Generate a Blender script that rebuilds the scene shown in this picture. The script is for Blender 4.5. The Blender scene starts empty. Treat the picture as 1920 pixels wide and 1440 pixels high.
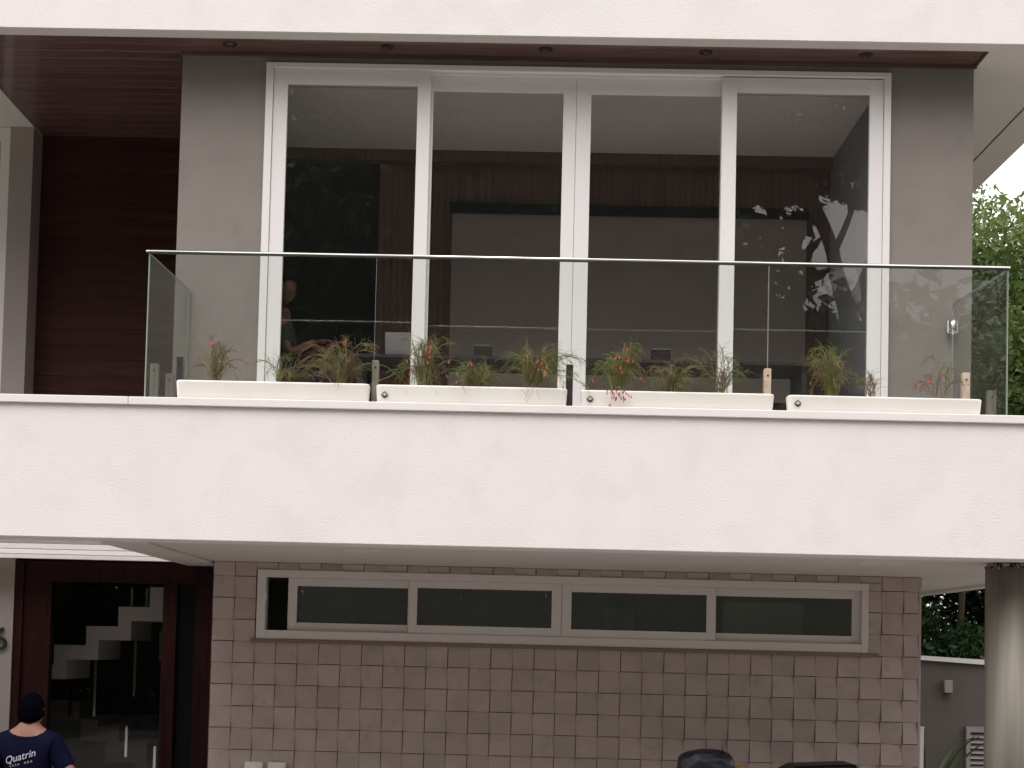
import bpy, bmesh, math, random
import numpy as np
from mathutils import Vector, Matrix, noise
from mathutils.bvhtree import BVHTree

random.seed(7)
sc = bpy.context.scene
col = sc.collection
E = 2.1                       # eye height above the ground; heights below are measured from it

# ------------------------------------------------------------------ camera, light, exposure
def cam_matrix(p, y, r):
    cp, sp, cy, sy = math.cos(p), math.sin(p), math.cos(y), math.sin(y)
    fw = Vector((sy*cp, cy*cp, sp)); rt = Vector((cy, -sy, 0)); up = rt.cross(fw)
    c, s = math.cos(r), math.sin(r)
    x = c*rt + s*up; u = -s*rt + c*up
    return Matrix(((x.x, u.x, -fw.x, 0), (x.y, u.y, -fw.y, 0), (x.z, u.z, -fw.z, E), (0, 0, 0, 1)))
cam = bpy.data.objects.new('camera', bpy.data.cameras.new('camera'))
col.objects.link(cam)
cam.matrix_world = cam_matrix(0.0453126, -0.0178093, 0.0244343)
cam.data.sensor_width = 36; cam.data.lens = 2730/1920*36
cam.data.shift_x = 58.0/1920; cam.data.shift_y = 370.0/1920
cam.data.clip_start = .05; cam.data.clip_end = 2000
sc.camera = cam

SUN_EL, SUN_ROT = math.radians(66), math.radians(200)
w = bpy.data.worlds.new('World'); sc.world = w; w.use_nodes = True
nt = w.node_tree; nt.nodes.clear()
sky = nt.nodes.new('ShaderNodeTexSky'); sky.sky_type = 'NISHITA'; sky.sun_disc = False
sky.sun_elevation = SUN_EL; sky.sun_rotation = SUN_ROT; sky.air_density = 1.0; sky.dust_density = 4.0
hs = nt.nodes.new('ShaderNodeHueSaturation'); hs.inputs['Saturation'].default_value = .10
mx = nt.nodes.new('ShaderNodeMix'); mx.data_type = 'RGBA'; mx.blend_type = 'MULTIPLY'
mx.inputs[0].default_value = 1; mx.inputs[7].default_value = (1.0, .955, .95, 1)
bg = nt.nodes.new('ShaderNodeBackground'); bg.inputs['Strength'].default_value = .15
ow = nt.nodes.new('ShaderNodeOutputWorld')
nt.links.new(sky.outputs[0], hs.inputs['Color']); nt.links.new(hs.outputs[0], mx.inputs[6])
# thick cloud: the clear-sky colours are mostly replaced by an even bright cloud layer
cl = nt.nodes.new('ShaderNodeMix'); cl.data_type = 'RGBA'; cl.inputs[0].default_value = .78; cl.inputs[7].default_value = (5.2, 5.0, 4.98, 1)
nt.links.new(mx.outputs[2], cl.inputs[6])
nt.links.new(cl.outputs[2], bg.inputs['Color']); nt.links.new(bg.outputs[0], ow.inputs[0])
sl = bpy.data.lights.new('sun', 'SUN'); sl.energy = .75; sl.angle = math.radians(40); sl.color = (1, .96, .93)
so = bpy.data.objects.new('sun', sl); col.objects.link(so)
# sun behind the camera, a little to the left, veiled by cloud
sd = Vector((-.30, -.62, .95)).normalized()
so.rotation_euler = sd.to_track_quat('Z', 'Y').to_euler()
sc.view_settings.view_transform = 'Standard'; sc.view_settings.look = 'None'
sc.view_settings.gamma = 1; sc.view_settings.exposure = 1.23
sc.cycles.max_bounces = 12; sc.cycles.transparent_max_bounces = 24; sc.cycles.diffuse_bounces = 6
sc.cycles.sample_clamp_indirect = 6

# ------------------------------------------------------------------ materials
def new_mat(name):
    m = bpy.data.materials.new(name); m.use_nodes = True
    n = m.node_tree; b = n.nodes['Principled BSDF']
    return m, n, b
def N(n, t, **kw):
    x = n.nodes.new(t)
    for k, v in kw.items(): setattr(x, k, v)
    return x
def mat(name, c, rough=.6, metal=0, var=.08, vscale=3., bump=0, bscale=60., rnd=0., dark=None, dscale=1.5, dthr=(.5, .7), stretch=(1, 1, 1), coat=0, world=True, spec=.5):
    m, n, b = new_mat(name)
    L = n.links.new
    if world:
        src = N(n, 'ShaderNodeNewGeometry').outputs['Position']
    else:
        src = N(n, 'ShaderNodeTexCoord').outputs['Object']
    mp = N(n, 'ShaderNodeMapping'); mp.inputs['Scale'].default_value = stretch
    L(src, mp.inputs[0])
    ns = N(n, 'ShaderNodeTexNoise'); ns.inputs['Scale'].default_value = vscale; ns.inputs['Detail'].default_value = 6
    L(mp.outputs[0], ns.inputs['Vector'])
    r = N(n, 'ShaderNodeMapRange'); r.inputs[1].default_value = .3; r.inputs[2].default_value = .7
    r.inputs[3].default_value = 1-var; r.inputs[4].default_value = 1+var
    L(ns.outputs[0], r.inputs[0])
    val = r.outputs[0]
    if rnd:
        oi = N(n, 'ShaderNodeObjectInfo'); r2 = N(n, 'ShaderNodeMapRange')
        r2.inputs[3].default_value = 1-rnd; r2.inputs[4].default_value = 1+rnd
        L(oi.outputs['Random'], r2.inputs[0])
        mu = N(n, 'ShaderNodeMath', operation='MULTIPLY'); L(val, mu.inputs[0]); L(r2.outputs[0], mu.inputs[1]); val = mu.outputs[0]
    vm = N(n, 'ShaderNodeVectorMath', operation='SCALE'); vm.inputs[0].default_value = c[:3]; L(val, vm.inputs['Scale'])
    out = vm.outputs[0]
    if dark:
        n2 = N(n, 'ShaderNodeTexNoise'); n2.inputs['Scale'].default_value = dscale; n2.inputs['Detail'].default_value = 8
        L(mp.outputs[0], n2.inputs['Vector'])
        r3 = N(n, 'ShaderNodeMapRange'); r3.inputs[1].default_value = dthr[0]; r3.inputs[2].default_value = dthr[1]
        L(n2.outputs[0], r3.inputs[0])
        mxx = N(n, 'ShaderNodeMix', data_type='RGBA'); L(r3.outputs[0], mxx.inputs[0]); L(out, mxx.inputs[6]); mxx.inputs[7].default_value = (*dark, 1)
        out = mxx.outputs[2]
    L(out, b.inputs['Base Color'])
    b.inputs['Roughness'].default_value = rough; b.inputs['Metallic'].default_value = metal
    b.inputs['Specular IOR Level'].default_value = spec
    b.inputs['Coat Weight'].default_value = coat
    if bump:
        nb = N(n, 'ShaderNodeTexNoise'); nb.inputs['Scale'].default_value = bscale; nb.inputs['Detail'].default_value = 4
        L(mp.outputs[0], nb.inputs['Vector'])
        bp = N(n, 'ShaderNodeBump'); bp.inputs['Strength'].default_value = bump; bp.inputs['Distance'].default_value = .01
        L(nb.outputs[0], bp.inputs['Height']); L(bp.outputs[0], b.inputs['Normal'])
    return m

M = {}
M['stucco'] = mat('white_stucco', (.80, .765, .755), .85, var=.02, vscale=2.2, bump=.28, bscale=75, dark=(.76, .72, .705), dscale=3, dthr=(.5, .75))
M['cap'] = mat('cap_paint', (.80, .76, .755), .55, var=.02, vscale=4)
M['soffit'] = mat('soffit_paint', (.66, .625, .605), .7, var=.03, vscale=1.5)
M['taupe'] = mat('taupe_stucco', (.230, .202, .186), .9, var=.035, vscale=2.5, bump=.35, bscale=60, dark=(.205, .180, .166), dscale=4, dthr=(.5, .75))
M['grey_wall'] = mat('grey_wall_paint', (.33, .285, .265), .8, var=.05, vscale=2)
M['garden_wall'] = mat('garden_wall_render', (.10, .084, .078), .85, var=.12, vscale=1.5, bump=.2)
M['frame'] = mat('white_frame', (.78, .755, .75), .35, var=.012, vscale=2)
M['low_frame'] = mat('off_white_frame', (.66, .615, .59), .4, var=.02, vscale=2)
M['wood'] = mat('dark_red_wood', (.125, .065, .064), .5, var=.35, vscale=5, rnd=.18, stretch=(.35, 9, 9), bump=.12, bscale=14, dark=(.085, .04, .039), dscale=3, world=False, coat=.9)
M['wood_door'] = mat('door_wood', (.026, .008, .0075), .5, var=.3, vscale=5, stretch=(9, 9, .4), dark=(.014, .0045, .0045), dscale=3, spec=.1)
M['slatwood'] = mat('brown_slat_wood', (.17, .085, .065), .5, var=.3, vscale=5, rnd=.12, stretch=(8, 8, .4), world=False)
M['tile'] = mat('cement_tile', (.43, .352, .325), .75, var=.07, vscale=5, rnd=.06, bump=.1, bscale=40, dark=(.36, .31, .275), dscale=9, dthr=(.55, .75))
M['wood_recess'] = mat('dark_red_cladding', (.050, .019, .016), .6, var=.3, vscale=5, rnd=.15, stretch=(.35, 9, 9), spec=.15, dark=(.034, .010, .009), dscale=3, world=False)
M['grout'] = mat('tile_backing', (.10, .066, .056), .9)
M['sill'] = mat('granite_sill', (.22, .15, .135), .4, var=.2, vscale=60)
M['planter'] = mat('cream_plastic', (.80, .775, .715), .42, var=.03, vscale=3)
M['planter_in'] = mat('soil', (.05, .035, .025), .95, var=.3, vscale=40)
M['logo_dark'] = mat('logo_black', (.015, .015, .018), .4)
M['logo_light'] = mat('logo_grey', (.62, .62, .64), .4)
M['chrome'] = mat('polished_steel', (.90, .89, .87), .09, 1, var=.03, vscale=12, stretch=(.6, 1, 1))
M['brushed'] = mat('brushed_steel', (.25, .233, .20), .66, .8, var=.22, vscale=2.2, stretch=(6, 6, .25))
M['darkmetal'] = mat('dark_bronze', (.06, .06, .05), .4, .8)
M['spigot_warm'] = mat('reflection_tan_spigot', (.60, .47, .365), .5, .1, var=.15, vscale=20)  # tan base colour stands in for a warm reflection on the metal
M['spigot_dark'] = mat('dark_spigot', (.10, .085, .09), .3, .6)
M['louvre_grey'] = mat('grey_louvre_paint', (.26, .235, .225), .6)
M['white_plastic'] = mat('white_plastic', (.72, .68, .65), .4)
M['room_ceiling'] = mat('room_ceiling', (.88, .85, .83), .8, var=.02)
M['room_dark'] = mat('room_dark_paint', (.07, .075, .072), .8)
M['low_room'] = mat('lower_room_paint', (.52, .50, .47), .8)
M['room_grey'] = mat('room_grey_paint', (.30, .31, .33), .8)
M['screen'] = mat('grey_screen', (.40, .335, .30), .6, var=.04)
M['black'] = mat('black_gloss', (.006, .006, .007), .35, spec=.12)
M['stair'] = mat('stair_concrete', (.80, .76, .73), .7, var=.05)
M['floor'] = mat('balcony_floor', (.60, .57, .54), .5)
M['drive'] = mat('driveway_concrete', (.25, .225, .21), .9, var=.15, vscale=1.2, bump=.2, bscale=20, dark=(.12, .11, .105), dscale=.7)
M['ground'] = mat('ground_grass', (.07, .10, .035), .95, var=.4, vscale=1.5, dark=(.11, .085, .05), dscale=.6)
M['hair'] = mat('black_hair', (.002, .002, .004), 1, spec=0, bump=.5, bscale=120, var=.3, vscale=50)
M['skin'] = mat('skin', (.20, .085, .05), .5, var=.08, vscale=14)
M['navy'] = mat('navy_cotton', (.006, .0065, .019), .95, spec=0, var=.25, vscale=6, bump=.25, bscale=14)
M['jeans'] = mat('dark_jeans', (.02, .025, .045), .85, var=.2, vscale=9)
M['print'] = mat('white_print', (.42, .42, .46), .7)
M['blouse'] = mat('dark_green_blouse', (.03, .045, .03), .85)
M['bag'] = mat('black_bin_bag', (.006, .009, .020), .42, var=.3, vscale=4, bump=.25, bscale=9)
M['yellow'] = mat('yellow_sack', (.42, .24, .01), .7, var=.25, vscale=7, bump=.8, bscale=9)
M['paper'] = mat('grey_cardboard', (.55, .48, .46), .8, var=.2, vscale=9)
M['bark'] = mat('bark', (.10, .075, .05), .95, var=.35, vscale=5, stretch=(3, 3, .6), bump=.8, bscale=12)
M['desk'] = mat('desk_laminate', (.10, .09, .095), .5)

def leaf_mat(name, c1, c2, trans=.35, scale=1.1):
    m, n, b = new_mat(name); L = n.links.new
    g = N(n, 'ShaderNodeNewGeometry'); ns = N(n, 'ShaderNodeTexNoise'); ns.inputs['Scale'].default_value = scale; ns.inputs['Detail'].default_value = 5
    L(g.outputs['Position'], ns.inputs['Vector'])
    ad = N(n, 'ShaderNodeMath', operation='MULTIPLY_ADD'); L(g.outputs['Random Per Island'], ad.inputs[0]); ad.inputs[1].default_value = .45
    r = N(n, 'ShaderNodeMapRange'); r.inputs[1].default_value = .35; r.inputs[2].default_value = .65; r.inputs[3].default_value = 0; r.inputs[4].default_value = .55
    L(ns.outputs[0], r.inputs[0]); L(r.outputs[0], ad.inputs[2])
    x = N(n, 'ShaderNodeMix', data_type='RGBA'); L(ad.outputs[0], x.inputs[0]); x.inputs[6].default_value = (*c1, 1); x.inputs[7].default_value = (*c2, 1)
    L(x.outputs[2], b.inputs['Base Color']); b.inputs['Roughness'].default_value = .5
    t = N(n, 'ShaderNodeBsdfTranslucent'); L(x.outputs[2], t.inputs['Color'])
    ms = N(n, 'ShaderNodeMixShader'); ms.inputs[0].default_value = trans
    L(b.outputs[0], ms.inputs[1]); L(t.outputs[0], ms.inputs[2]); L(ms.outputs[0], n.nodes['Material Output'].inputs[0])
    return m
M['leaf'] = leaf_mat('tree_leaf', (.055, .10, .022), (.18, .24, .065), .40)
M['leaf_dark'] = leaf_mat('hedge_leaf', (.016, .045, .014), (.045, .10, .025), .25)
M['leaf_back'] = leaf_mat('street_leaf', (.02, .035, .015), (.05, .07, .03), .2)
M['stem'] = leaf_mat('coral_plant_stem', (.10, .10, .03), (.24, .25, .07), .15, 9)
M['stem_dry'] = leaf_mat('dry_stem', (.13, .085, .05), (.28, .19, .11), .1, 9)
M['flower'] = leaf_mat('coral_flower', (.42, .045, .05), (.60, .13, .13), .3, 9)
M['strap'] = leaf_mat('strap_leaf', (.04, .07, .02), (.10, .13, .04), .25, 3)

def glass_mat(name, tint, r0=.05, rough=0., wav=0., haze=0.):
    m, n, b = new_mat(name); n.nodes.remove(b); L = n.links.new
    lw = N(n, 'ShaderNodeLayerWeight'); lw.inputs['Blend'].default_value = .5
    p = N(n, 'ShaderNodeMath', operation='POWER'); L(lw.outputs['Facing'], p.inputs[0]); p.inputs[1].default_value = 5
    a = N(n, 'ShaderNodeMath', operation='MULTIPLY_ADD'); L(p.outputs[0], a.inputs[0]); a.inputs[1].default_value = 1-r0; a.inputs[2].default_value = r0
    t = N(n, 'ShaderNodeBsdfTransparent'); t.inputs[0].default_value = (*tint, 1)
    g = N(n, 'ShaderNodeBsdfGlossy'); g.inputs['Roughness'].default_value = rough
    if wav:
        ge = N(n, 'ShaderNodeNewGeometry'); ns = N(n, 'ShaderNodeTexNoise'); ns.inputs['Scale'].default_value = 1.8; ns.inputs['Detail'].default_value = 1
        L(ge.outputs['Position'], ns.inputs['Vector'])
        bp = N(n, 'ShaderNodeBump'); bp.inputs['Strength'].default_value = wav; bp.inputs['Distance'].default_value = .02
        L(ns.outputs[0], bp.inputs['Height']); L(bp.outputs[0], g.inputs['Normal'])
    ms = N(n, 'ShaderNodeMixShader'); L(a.outputs[0], ms.inputs[0]); L(t.outputs[0], ms.inputs[1]); L(g.outputs[0], ms.inputs[2])
    out = ms.outputs[0]
    if haze:      # pale diffuse haze mixed into the glass to lighten the panes
        df = N(n, 'ShaderNodeBsdfDiffuse'); df.inputs[0].default_value = (.62, .66, .62, 1)
        m2 = N(n, 'ShaderNodeMixShader'); m2.inputs[0].default_value = haze
        L(out, m2.inputs[1]); L(df.outputs[0], m2.inputs[2]); out = m2.outputs[0]
    L(out, n.nodes['Material Output'].inputs[0])
    return m
M['pane'] = glass_mat('window_glass', (.90, .895, .89), .055, 0, .035, .006)
M['low_pane'] = glass_mat('smoked_window_glass', (.78, .82, .80), .05, 0, .05, .075)
M['rail_glass'] = glass_mat('balustrade_glass', (.915, .93, .92), .02)
M['door_pane'] = glass_mat('door_glass', (.88, .88, .88), .026, 0, .03)
M['edge_glass'] = mat('glass_edge', (.23, .30, .26), .2)

# ------------------------------------------------------------------ mesh helpers (heights relative to eye level, +E on linking)
def bm_new(): return bmesh.new()
def box(bm, x0, x1, y0, y1, z0, z1, bevel=0):
    v = [bm.verts.new((x, y, z)) for x in (x0, x1) for y in (y0, y1) for z in (z0, z1)]
    fs = [(0, 1, 3, 2), (4, 6, 7, 5), (0, 4, 5, 1), (2, 3, 7, 6), (0, 2, 6, 4), (1, 5, 7, 3)]
    F = [bm.faces.new([v[i] for i in f]) for f in fs]
    if bevel:
        es = list({e for f in F for e in f.edges})
        bmesh.ops.bevel(bm, geom=es, offset=bevel, segments=1, affect='EDGES')
    return F
def prism(bm, pts, a, b, axis='y'):
    """extrude polygon pts (2D) between a and b along axis"""
    def P(p, t):
        return {'y': (p[0], t, p[1]), 'x': (t, p[0], p[1]), 'z': (p[0], p[1], t)}[axis]
    A = [bm.verts.new(P(p, a)) for p in pts]; B = [bm.verts.new(P(p, b)) for p in pts]
    bm.faces.new(A); bm.faces.new(B[::-1])
    n = len(pts)
    for i in range(n): bm.faces.new((A[i], B[i], B[(i+1) % n], A[(i+1) % n]))
def tube(bm, pts, r, seg=6, r1=None, cap=True):
    pts = [Vector(p) for p in pts]; n = len(pts); rings = []
    r1 = r if r1 is None else r1
    for i, p in enumerate(pts):
        d = (pts[min(i+1, n-1)]-pts[max(i-1, 0)])
        if d.length < 1e-9: d = Vector((0, 0, 1))
        d.normalize()
        u = d.cross(Vector((0, 0, 1)) if abs(d.z) < .9 else Vector((1, 0, 0))).normalized(); v = d.cross(u)
        rr = r+(r1-r)*i/max(1, n-1)
        rings.append([bm.verts.new(p+rr*(math.cos(2*math.pi*k/seg)*u+math.sin(2*math.pi*k/seg)*v)) for k in range(seg)])
    for a, b in zip(rings, rings[1:]):
        for k in range(seg):
            f = bm.faces.new((a[k], a[(k+1) % seg], b[(k+1) % seg], b[k])); f.smooth = seg > 4
    if cap and seg > 2:
        bm.faces.new(rings[0][::-1]); bm.faces.new(rings[-1])
def finish(name, me, m, parent=None, kind=None, loc=None):
    if m and not me.materials: me.materials.append(m)
    o = bpy.data.objects.new(name, me); col.objects.link(o)
    if loc is not None: o.location = loc
    if parent: o.parent = parent
    if kind: o['kind'] = kind
    return o
def shift_of(parent):
    s = Vector((0, 0, -E)); p = parent
    while p: s += Vector(p.location); p = p.parent
    return s
def obj(name, bm, m, parent=None, kind=None, origin=None, recalc=True):
    """mesh built in place; its origin is put at the parent's origin, or at `origin`"""
    if recalc: bmesh.ops.recalc_face_normals(bm, faces=bm.faces)
    s = shift_of(parent)
    loc = Vector((0, 0, 0))
    if origin is not None:
        loc = Vector(origin)-s if parent else Vector((origin[0], origin[1], origin[2]+E))
        s = Vector(origin)
    bmesh.ops.translate(bm, verts=bm.verts, vec=-s)
    me = bpy.data.meshes.new(name); bm.to_mesh(me); bm.free()
    return finish(name, me, m, parent, kind, loc)
def bx(name, dims, m, parent=None, bevel=0, kind=None, origin=None):
    bm = bm_new(); box(bm, *dims, bevel); return obj(name, bm, m, parent, kind, origin)
def thing(name, label, cat, loc, group=None):
    o = bpy.data.objects.new(name, None); col.objects.link(o)
    o.location = (loc[0], loc[1], loc[2]+E); o.empty_display_size = .1
    tag(o, label, cat, group); return o
def tag(o, label, cat, group=None):
    o['label'] = label; o['category'] = cat
    if group: o['group'] = group
    return o
def part(name, parent):
    o = bpy.data.objects.new(name, None); col.objects.link(o); o.parent = parent; o.empty_display_size = .1
    return o
def copy_part(src, parent, loc):
    c = src.copy(); col.objects.link(c); c.parent = parent; c.location = loc; return c
def text_mesh(body, size, depth, shear=0, spacing=1):
    cu = bpy.data.curves.new('t', 'FONT'); cu.body = body; cu.size = size; cu.extrude = depth; cu.shear = shear
    cu.align_x = 'CENTER'; cu.align_y = 'CENTER'; cu.space_character = spacing
    t = bpy.data.objects.new('t', cu); col.objects.link(t)
    dg = bpy.context.evaluated_depsgraph_get(); me = bpy.data.meshes.new_from_object(t.evaluated_get(dg))
    bpy.data.objects.remove(t); bpy.data.curves.remove(cu)
    return me
G0 = -E    # ground level in eye-relative heights

# ------------------------------------------------------------------ ground
bx('ground', (-400, 400, -400, 400, G0-.3, G0-.02), M['ground'], kind='structure')
bx('driveway', (-9, 9, -7, 17.2, G0-.02, G0), M['drive'], kind='structure')
bx('road', (-120, 120, -13, -7.0, G0-.10, G0-.012), mat('asphalt', (.06, .058, .056), .9, var=.2, vscale=6, bump=.4, bscale=90), kind='structure')

# ------------------------------------------------------------------ the house
house = thing('house', 'white two-storey house with glass-fronted balcony, taupe upper wall and square-tiled ground floor', 'house', (0, 12, G0))
YW = 11.232
# balcony slab and its long white fascia
bm = bm_new()
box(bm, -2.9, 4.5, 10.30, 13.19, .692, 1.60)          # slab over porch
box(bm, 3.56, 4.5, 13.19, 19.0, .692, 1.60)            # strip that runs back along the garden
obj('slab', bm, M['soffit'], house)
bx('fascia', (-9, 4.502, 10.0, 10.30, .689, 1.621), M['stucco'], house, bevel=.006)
# coping in lengths
xs = [-9, -2.652, 4.515]
for i in range(2):
    bx('coping', (xs[i]+.0015, xs[i+1]-.0015, 9.972, 10.33, 1.6215, 1.677), M['cap'], house, bevel=.004)
bx('balcony_floor', (-2.62, 3.545, 10.33, YW, 1.602, 1.63), M['floor'], house)
bm = bm_new(); box(bm, -2.9, -2.56, 10.302, 13.15, .676, .690); obj('soffit_beam', bm, M['soffit'], house)
bm = bm_new(); box(bm, 4.38, 4.5, 10.302, 19.0, .668, .690); obj('soffit_beam', bm, M['soffit'], house)
# access covers in the porch soffit
for x0, x1 in ((-1.20, -.90), (2.58, 2.90)):
    bx('access_cover', (x0, x1, 10.62, 10.86, .684, .6915), M['frame'], house)
# pergola over the entrance
for y in (10.70, 11.40, 12.10, 12.80):
    bx('pergola_slat', (-9, -2.903, y, y+.05, .69, 1.12), M['stucco'], house, bevel=.003)

# upper wall around the sliding doors
bm = bm_new()
box(bm, -2.65, -1.985, YW, YW+.25, 1.605, 4.648)
box(bm, 2.905, 3.548, YW, YW+.25, 1.605, 4.648)
box(bm, -1.985, 2.905, YW, YW+.25, 4.553, 4.648)
box(bm, -1.985, 2.905, YW+.01, YW+.25, 1.605, 1.66)
box(bm, -2.65, -2.45, YW+.25, 13.2, 1.605, 4.648)
box(bm, 3.348, 3.548, YW+.25, 19.0, 1.605, 4.648)
obj('upper_wall', bm, M['taupe'], house)
# roof
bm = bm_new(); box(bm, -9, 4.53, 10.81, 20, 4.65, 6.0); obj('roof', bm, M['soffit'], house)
bx('roof_fascia', (-9.0, 4.54, 10.79, 10.81, 4.618, 6.05), M['stucco'], house)
bm = bm_new()
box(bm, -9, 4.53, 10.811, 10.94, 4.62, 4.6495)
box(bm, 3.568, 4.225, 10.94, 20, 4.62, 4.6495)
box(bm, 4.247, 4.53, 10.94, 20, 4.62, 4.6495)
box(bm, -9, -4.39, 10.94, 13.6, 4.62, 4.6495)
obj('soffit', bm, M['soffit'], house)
bx('soffit_groove', (4.225, 4.247, 10.94, 20, 4.640, 4.6497), M['garden_wall'], house)
# boarded wooden soffit: boards run along the front
wsof = part('wooden_soffit', house)
wsof.location = (0, 0, 0)
bm = bm_new(); box(bm, -4.388, 3.562, 0, .1485, 0, .014, .001)
bmesh.ops.translate(bm, verts=bm.verts, vec=(0, 0, 0))
me = bpy.data.meshes.new('board'); bmesh.ops.recalc_face_normals(bm, faces=bm.faces); bm.to_mesh(me); bm.free(); me.materials.append(M['wood'])
first = None
for k in range(16):
    y = 10.945+k*.15
    o = bpy.data.objects.new('board', me); col.objects.link(o); o.parent = wsof; o.location = (0, y-12, 4.633+E)
bm = bm_new(); box(bm, 3.550, 3.566, 10.943, 11.26, 4.610, 4.633); box(bm, -2.66, 3.566, YW-.02, YW-.002, 4.600, 4.633)
obj('trim', bm, M['wood'], wsof)
# recessed upper wall clad with horizontal boards
wrec = part('boarded_wall', house)
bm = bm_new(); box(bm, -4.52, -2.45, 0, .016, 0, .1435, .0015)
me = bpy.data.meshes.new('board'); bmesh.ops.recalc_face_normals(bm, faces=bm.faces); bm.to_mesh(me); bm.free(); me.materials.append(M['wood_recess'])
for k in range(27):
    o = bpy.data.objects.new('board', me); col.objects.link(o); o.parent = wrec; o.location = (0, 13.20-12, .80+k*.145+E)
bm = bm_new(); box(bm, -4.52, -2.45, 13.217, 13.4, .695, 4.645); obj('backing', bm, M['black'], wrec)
bm = bm_new(); box(bm, -4.602, -4.39, 12.95, 13.6, 1.0, 4.618); obj('pilaster', bm, M['grey_wall'], house)
wl = part('side_window', house)
bm = bm_new(); box(bm, -5.9, -4.606, 12.96, 13.02, 4.50, 4.615); box(bm, -4.69, -4.606, 12.96, 13.02, 1.0, 4.50)
obj('frame', bm, M['frame'], wl)
bx('pane', (-5.9, -4.695, 12.985, 12.993, 1.0, 4.495), M['pane'], wl)
bx('wall', (-9, -4.61, 13.6, 13.8, 1.0, 4.64), M['grey_wall'], house)

# recessed downlights
for x in (-2.25, -1.025, .20, 1.437, 2.668):
    d = thing('downlight', '', 'ceiling light', (x, 11.072, 4.632), 'downlights in the wooden soffit')
    bm = bm_new(); n = 20
    for ra, rb, za, zb in ((.052, .040, 4.627, 4.627), (.040, .030, 4.627, 4.6325), (.052, .054, 4.627, 4.633)):
        A = [bm.verts.new((x+ra*math.cos(2*math.pi*k/n), 11.072+ra*math.sin(2*math.pi*k/n), za)) for k in range(n)]
        B = [bm.verts.new((x+rb*math.cos(2*math.pi*k/n), 11.072+rb*math.sin(2*math.pi*k/n), zb)) for k in range(n)]
        for k in range(n): bm.faces.new((A[k], A[(k+1) % n], B[(k+1) % n], B[k]))
    obj('trim_ring', bm, M['darkmetal'], d)
    bm = bm_new(); bmesh.ops.create_circle(bm, cap_ends=True, radius=.030, segments=16)
    bmesh.ops.translate(bm, verts=bm.verts, vec=(x, 11.072, 4.6322)); obj('lens', bm, M['chrome'], d)
    d['label'] = {-2.25: 'round recessed downlight in the wooden soffit above the left grey wall, leftmost of five',
                  -1.025: 'round recessed downlight in the wooden soffit above the leftmost sliding door pane',
                  .20: 'round recessed downlight in the wooden soffit just left of the middle of the doors',
                  1.437: 'round recessed downlight in the wooden soffit above the third sliding door pane',
                  2.668: 'round recessed downlight in the wooden soffit above the rightmost sliding door pane'}[x]

# white four-leaf sliding door
sdoor = part('sliding_door', house)
bm = bm_new()
box(bm, -1.983, -1.925, YW-.028, YW+.12, 1.661, 4.551, .003)
box(bm, 2.850, 2.903, YW-.028, YW+.12, 1.661, 4.551, .003)
box(bm, -1.925, 2.850, YW-.028, YW+.12, 4.508, 4.551, .003)
box(bm, -1.925, 2.850, YW-.028, YW+.12, 1.661, 1.70, .003)
obj('frame', bm, M['frame'], sdoor)
def leaf(x0, x1, z0, z1, gx0, gx1, gz0, gz1, y0, y1, m, pm, par, bev=.003):
    bm = bm_new()
    box(bm, x0, gx0, y0, y1, z0, z1, bev); box(bm, gx1, x1, y0, y1, z0, z1, bev)
    box(bm, gx0, gx1, y0+.0015, y1-.0015, gz1, z1-.0005); box(bm, gx0, gx1, y0+.0015, y1-.0015, z0+.0005, gz0)
    obj('sash', bm, m, par)
    bx('pane', (gx0-.005, gx1+.005, (y0+y1)/2-.003, (y0+y1)/2+.003, gz0-.005, gz1+.005), pm, par)
leaf(-1.922, -.688, 1.701, 4.505, -1.812, -.790, 1.79, 4.386, YW-.015, YW+.03, M['frame'], M['pane'], sdoor)
leaf(-.760, .4565, 1.701, 4.490, -.668, .356, 1.79, 4.370, YW+.04, YW+.085, M['frame'], M['pane'], sdoor)
leaf(.4595, 1.66, 1.701, 4.490, .574, 1.597, 1.79, 4.368, YW+.04, YW+.085, M['frame'], M['pane'], sdoor)
leaf(1.594, 2.847, 1.701, 4.497, 1.708, 2.741, 1.79, 4.381, YW-.015, YW+.03, M['frame'], M['pane'], sdoor)
bm = bm_new(); box(bm, -.688, 1.594, YW+.02, YW+.12, 4.4905, 4.507); obj('head_track', bm, M['frame'], sdoor)

# the room behind the doors
bx('room_ceiling', (-2.44, 3.34, YW+.26, 12.90, 4.46, 4.60), M['room_ceiling'], house)
bm = bm_new(); box(bm, -2.44, 3.34, 12.902, 13.02, 4.36, 4.60); obj('ceiling_beam', bm, M['slatwood'], house)
bx('room_floor', (-2.44, 3.34, YW+.25, 17, 1.602, 1.66), M['floor'], house)
bx('room_side_wall', (2.83, 3.34, YW+.27, 13.0, 1.66, 4.459), M['room_grey'], house)
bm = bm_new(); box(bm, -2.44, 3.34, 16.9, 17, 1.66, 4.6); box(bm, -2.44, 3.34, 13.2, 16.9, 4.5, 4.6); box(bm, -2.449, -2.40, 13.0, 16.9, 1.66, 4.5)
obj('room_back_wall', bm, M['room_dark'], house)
slat = part('slatted_wall', house)
bm = bm_new(); box(bm, -.0285, .0285, 0, .012, 0, 2.70, .002)
me = bpy.data.meshes.new('slat'); bmesh.ops.recalc_face_normals(bm, faces=bm.faces); bm.to_mesh(me); bm.free(); me.materials.append(M['slatwood'])
for k in range(66):
    o = bpy.data.objects.new('slat', me); col.objects.link(o); o.parent = slat; o.location = (-1.21+k*.0605, 13.03-12, 1.66+E)
bx('backing', (-1.24, 2.83, 13.043, 13.15, 1.66, 4.459), M['slatwood'], slat)

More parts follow.
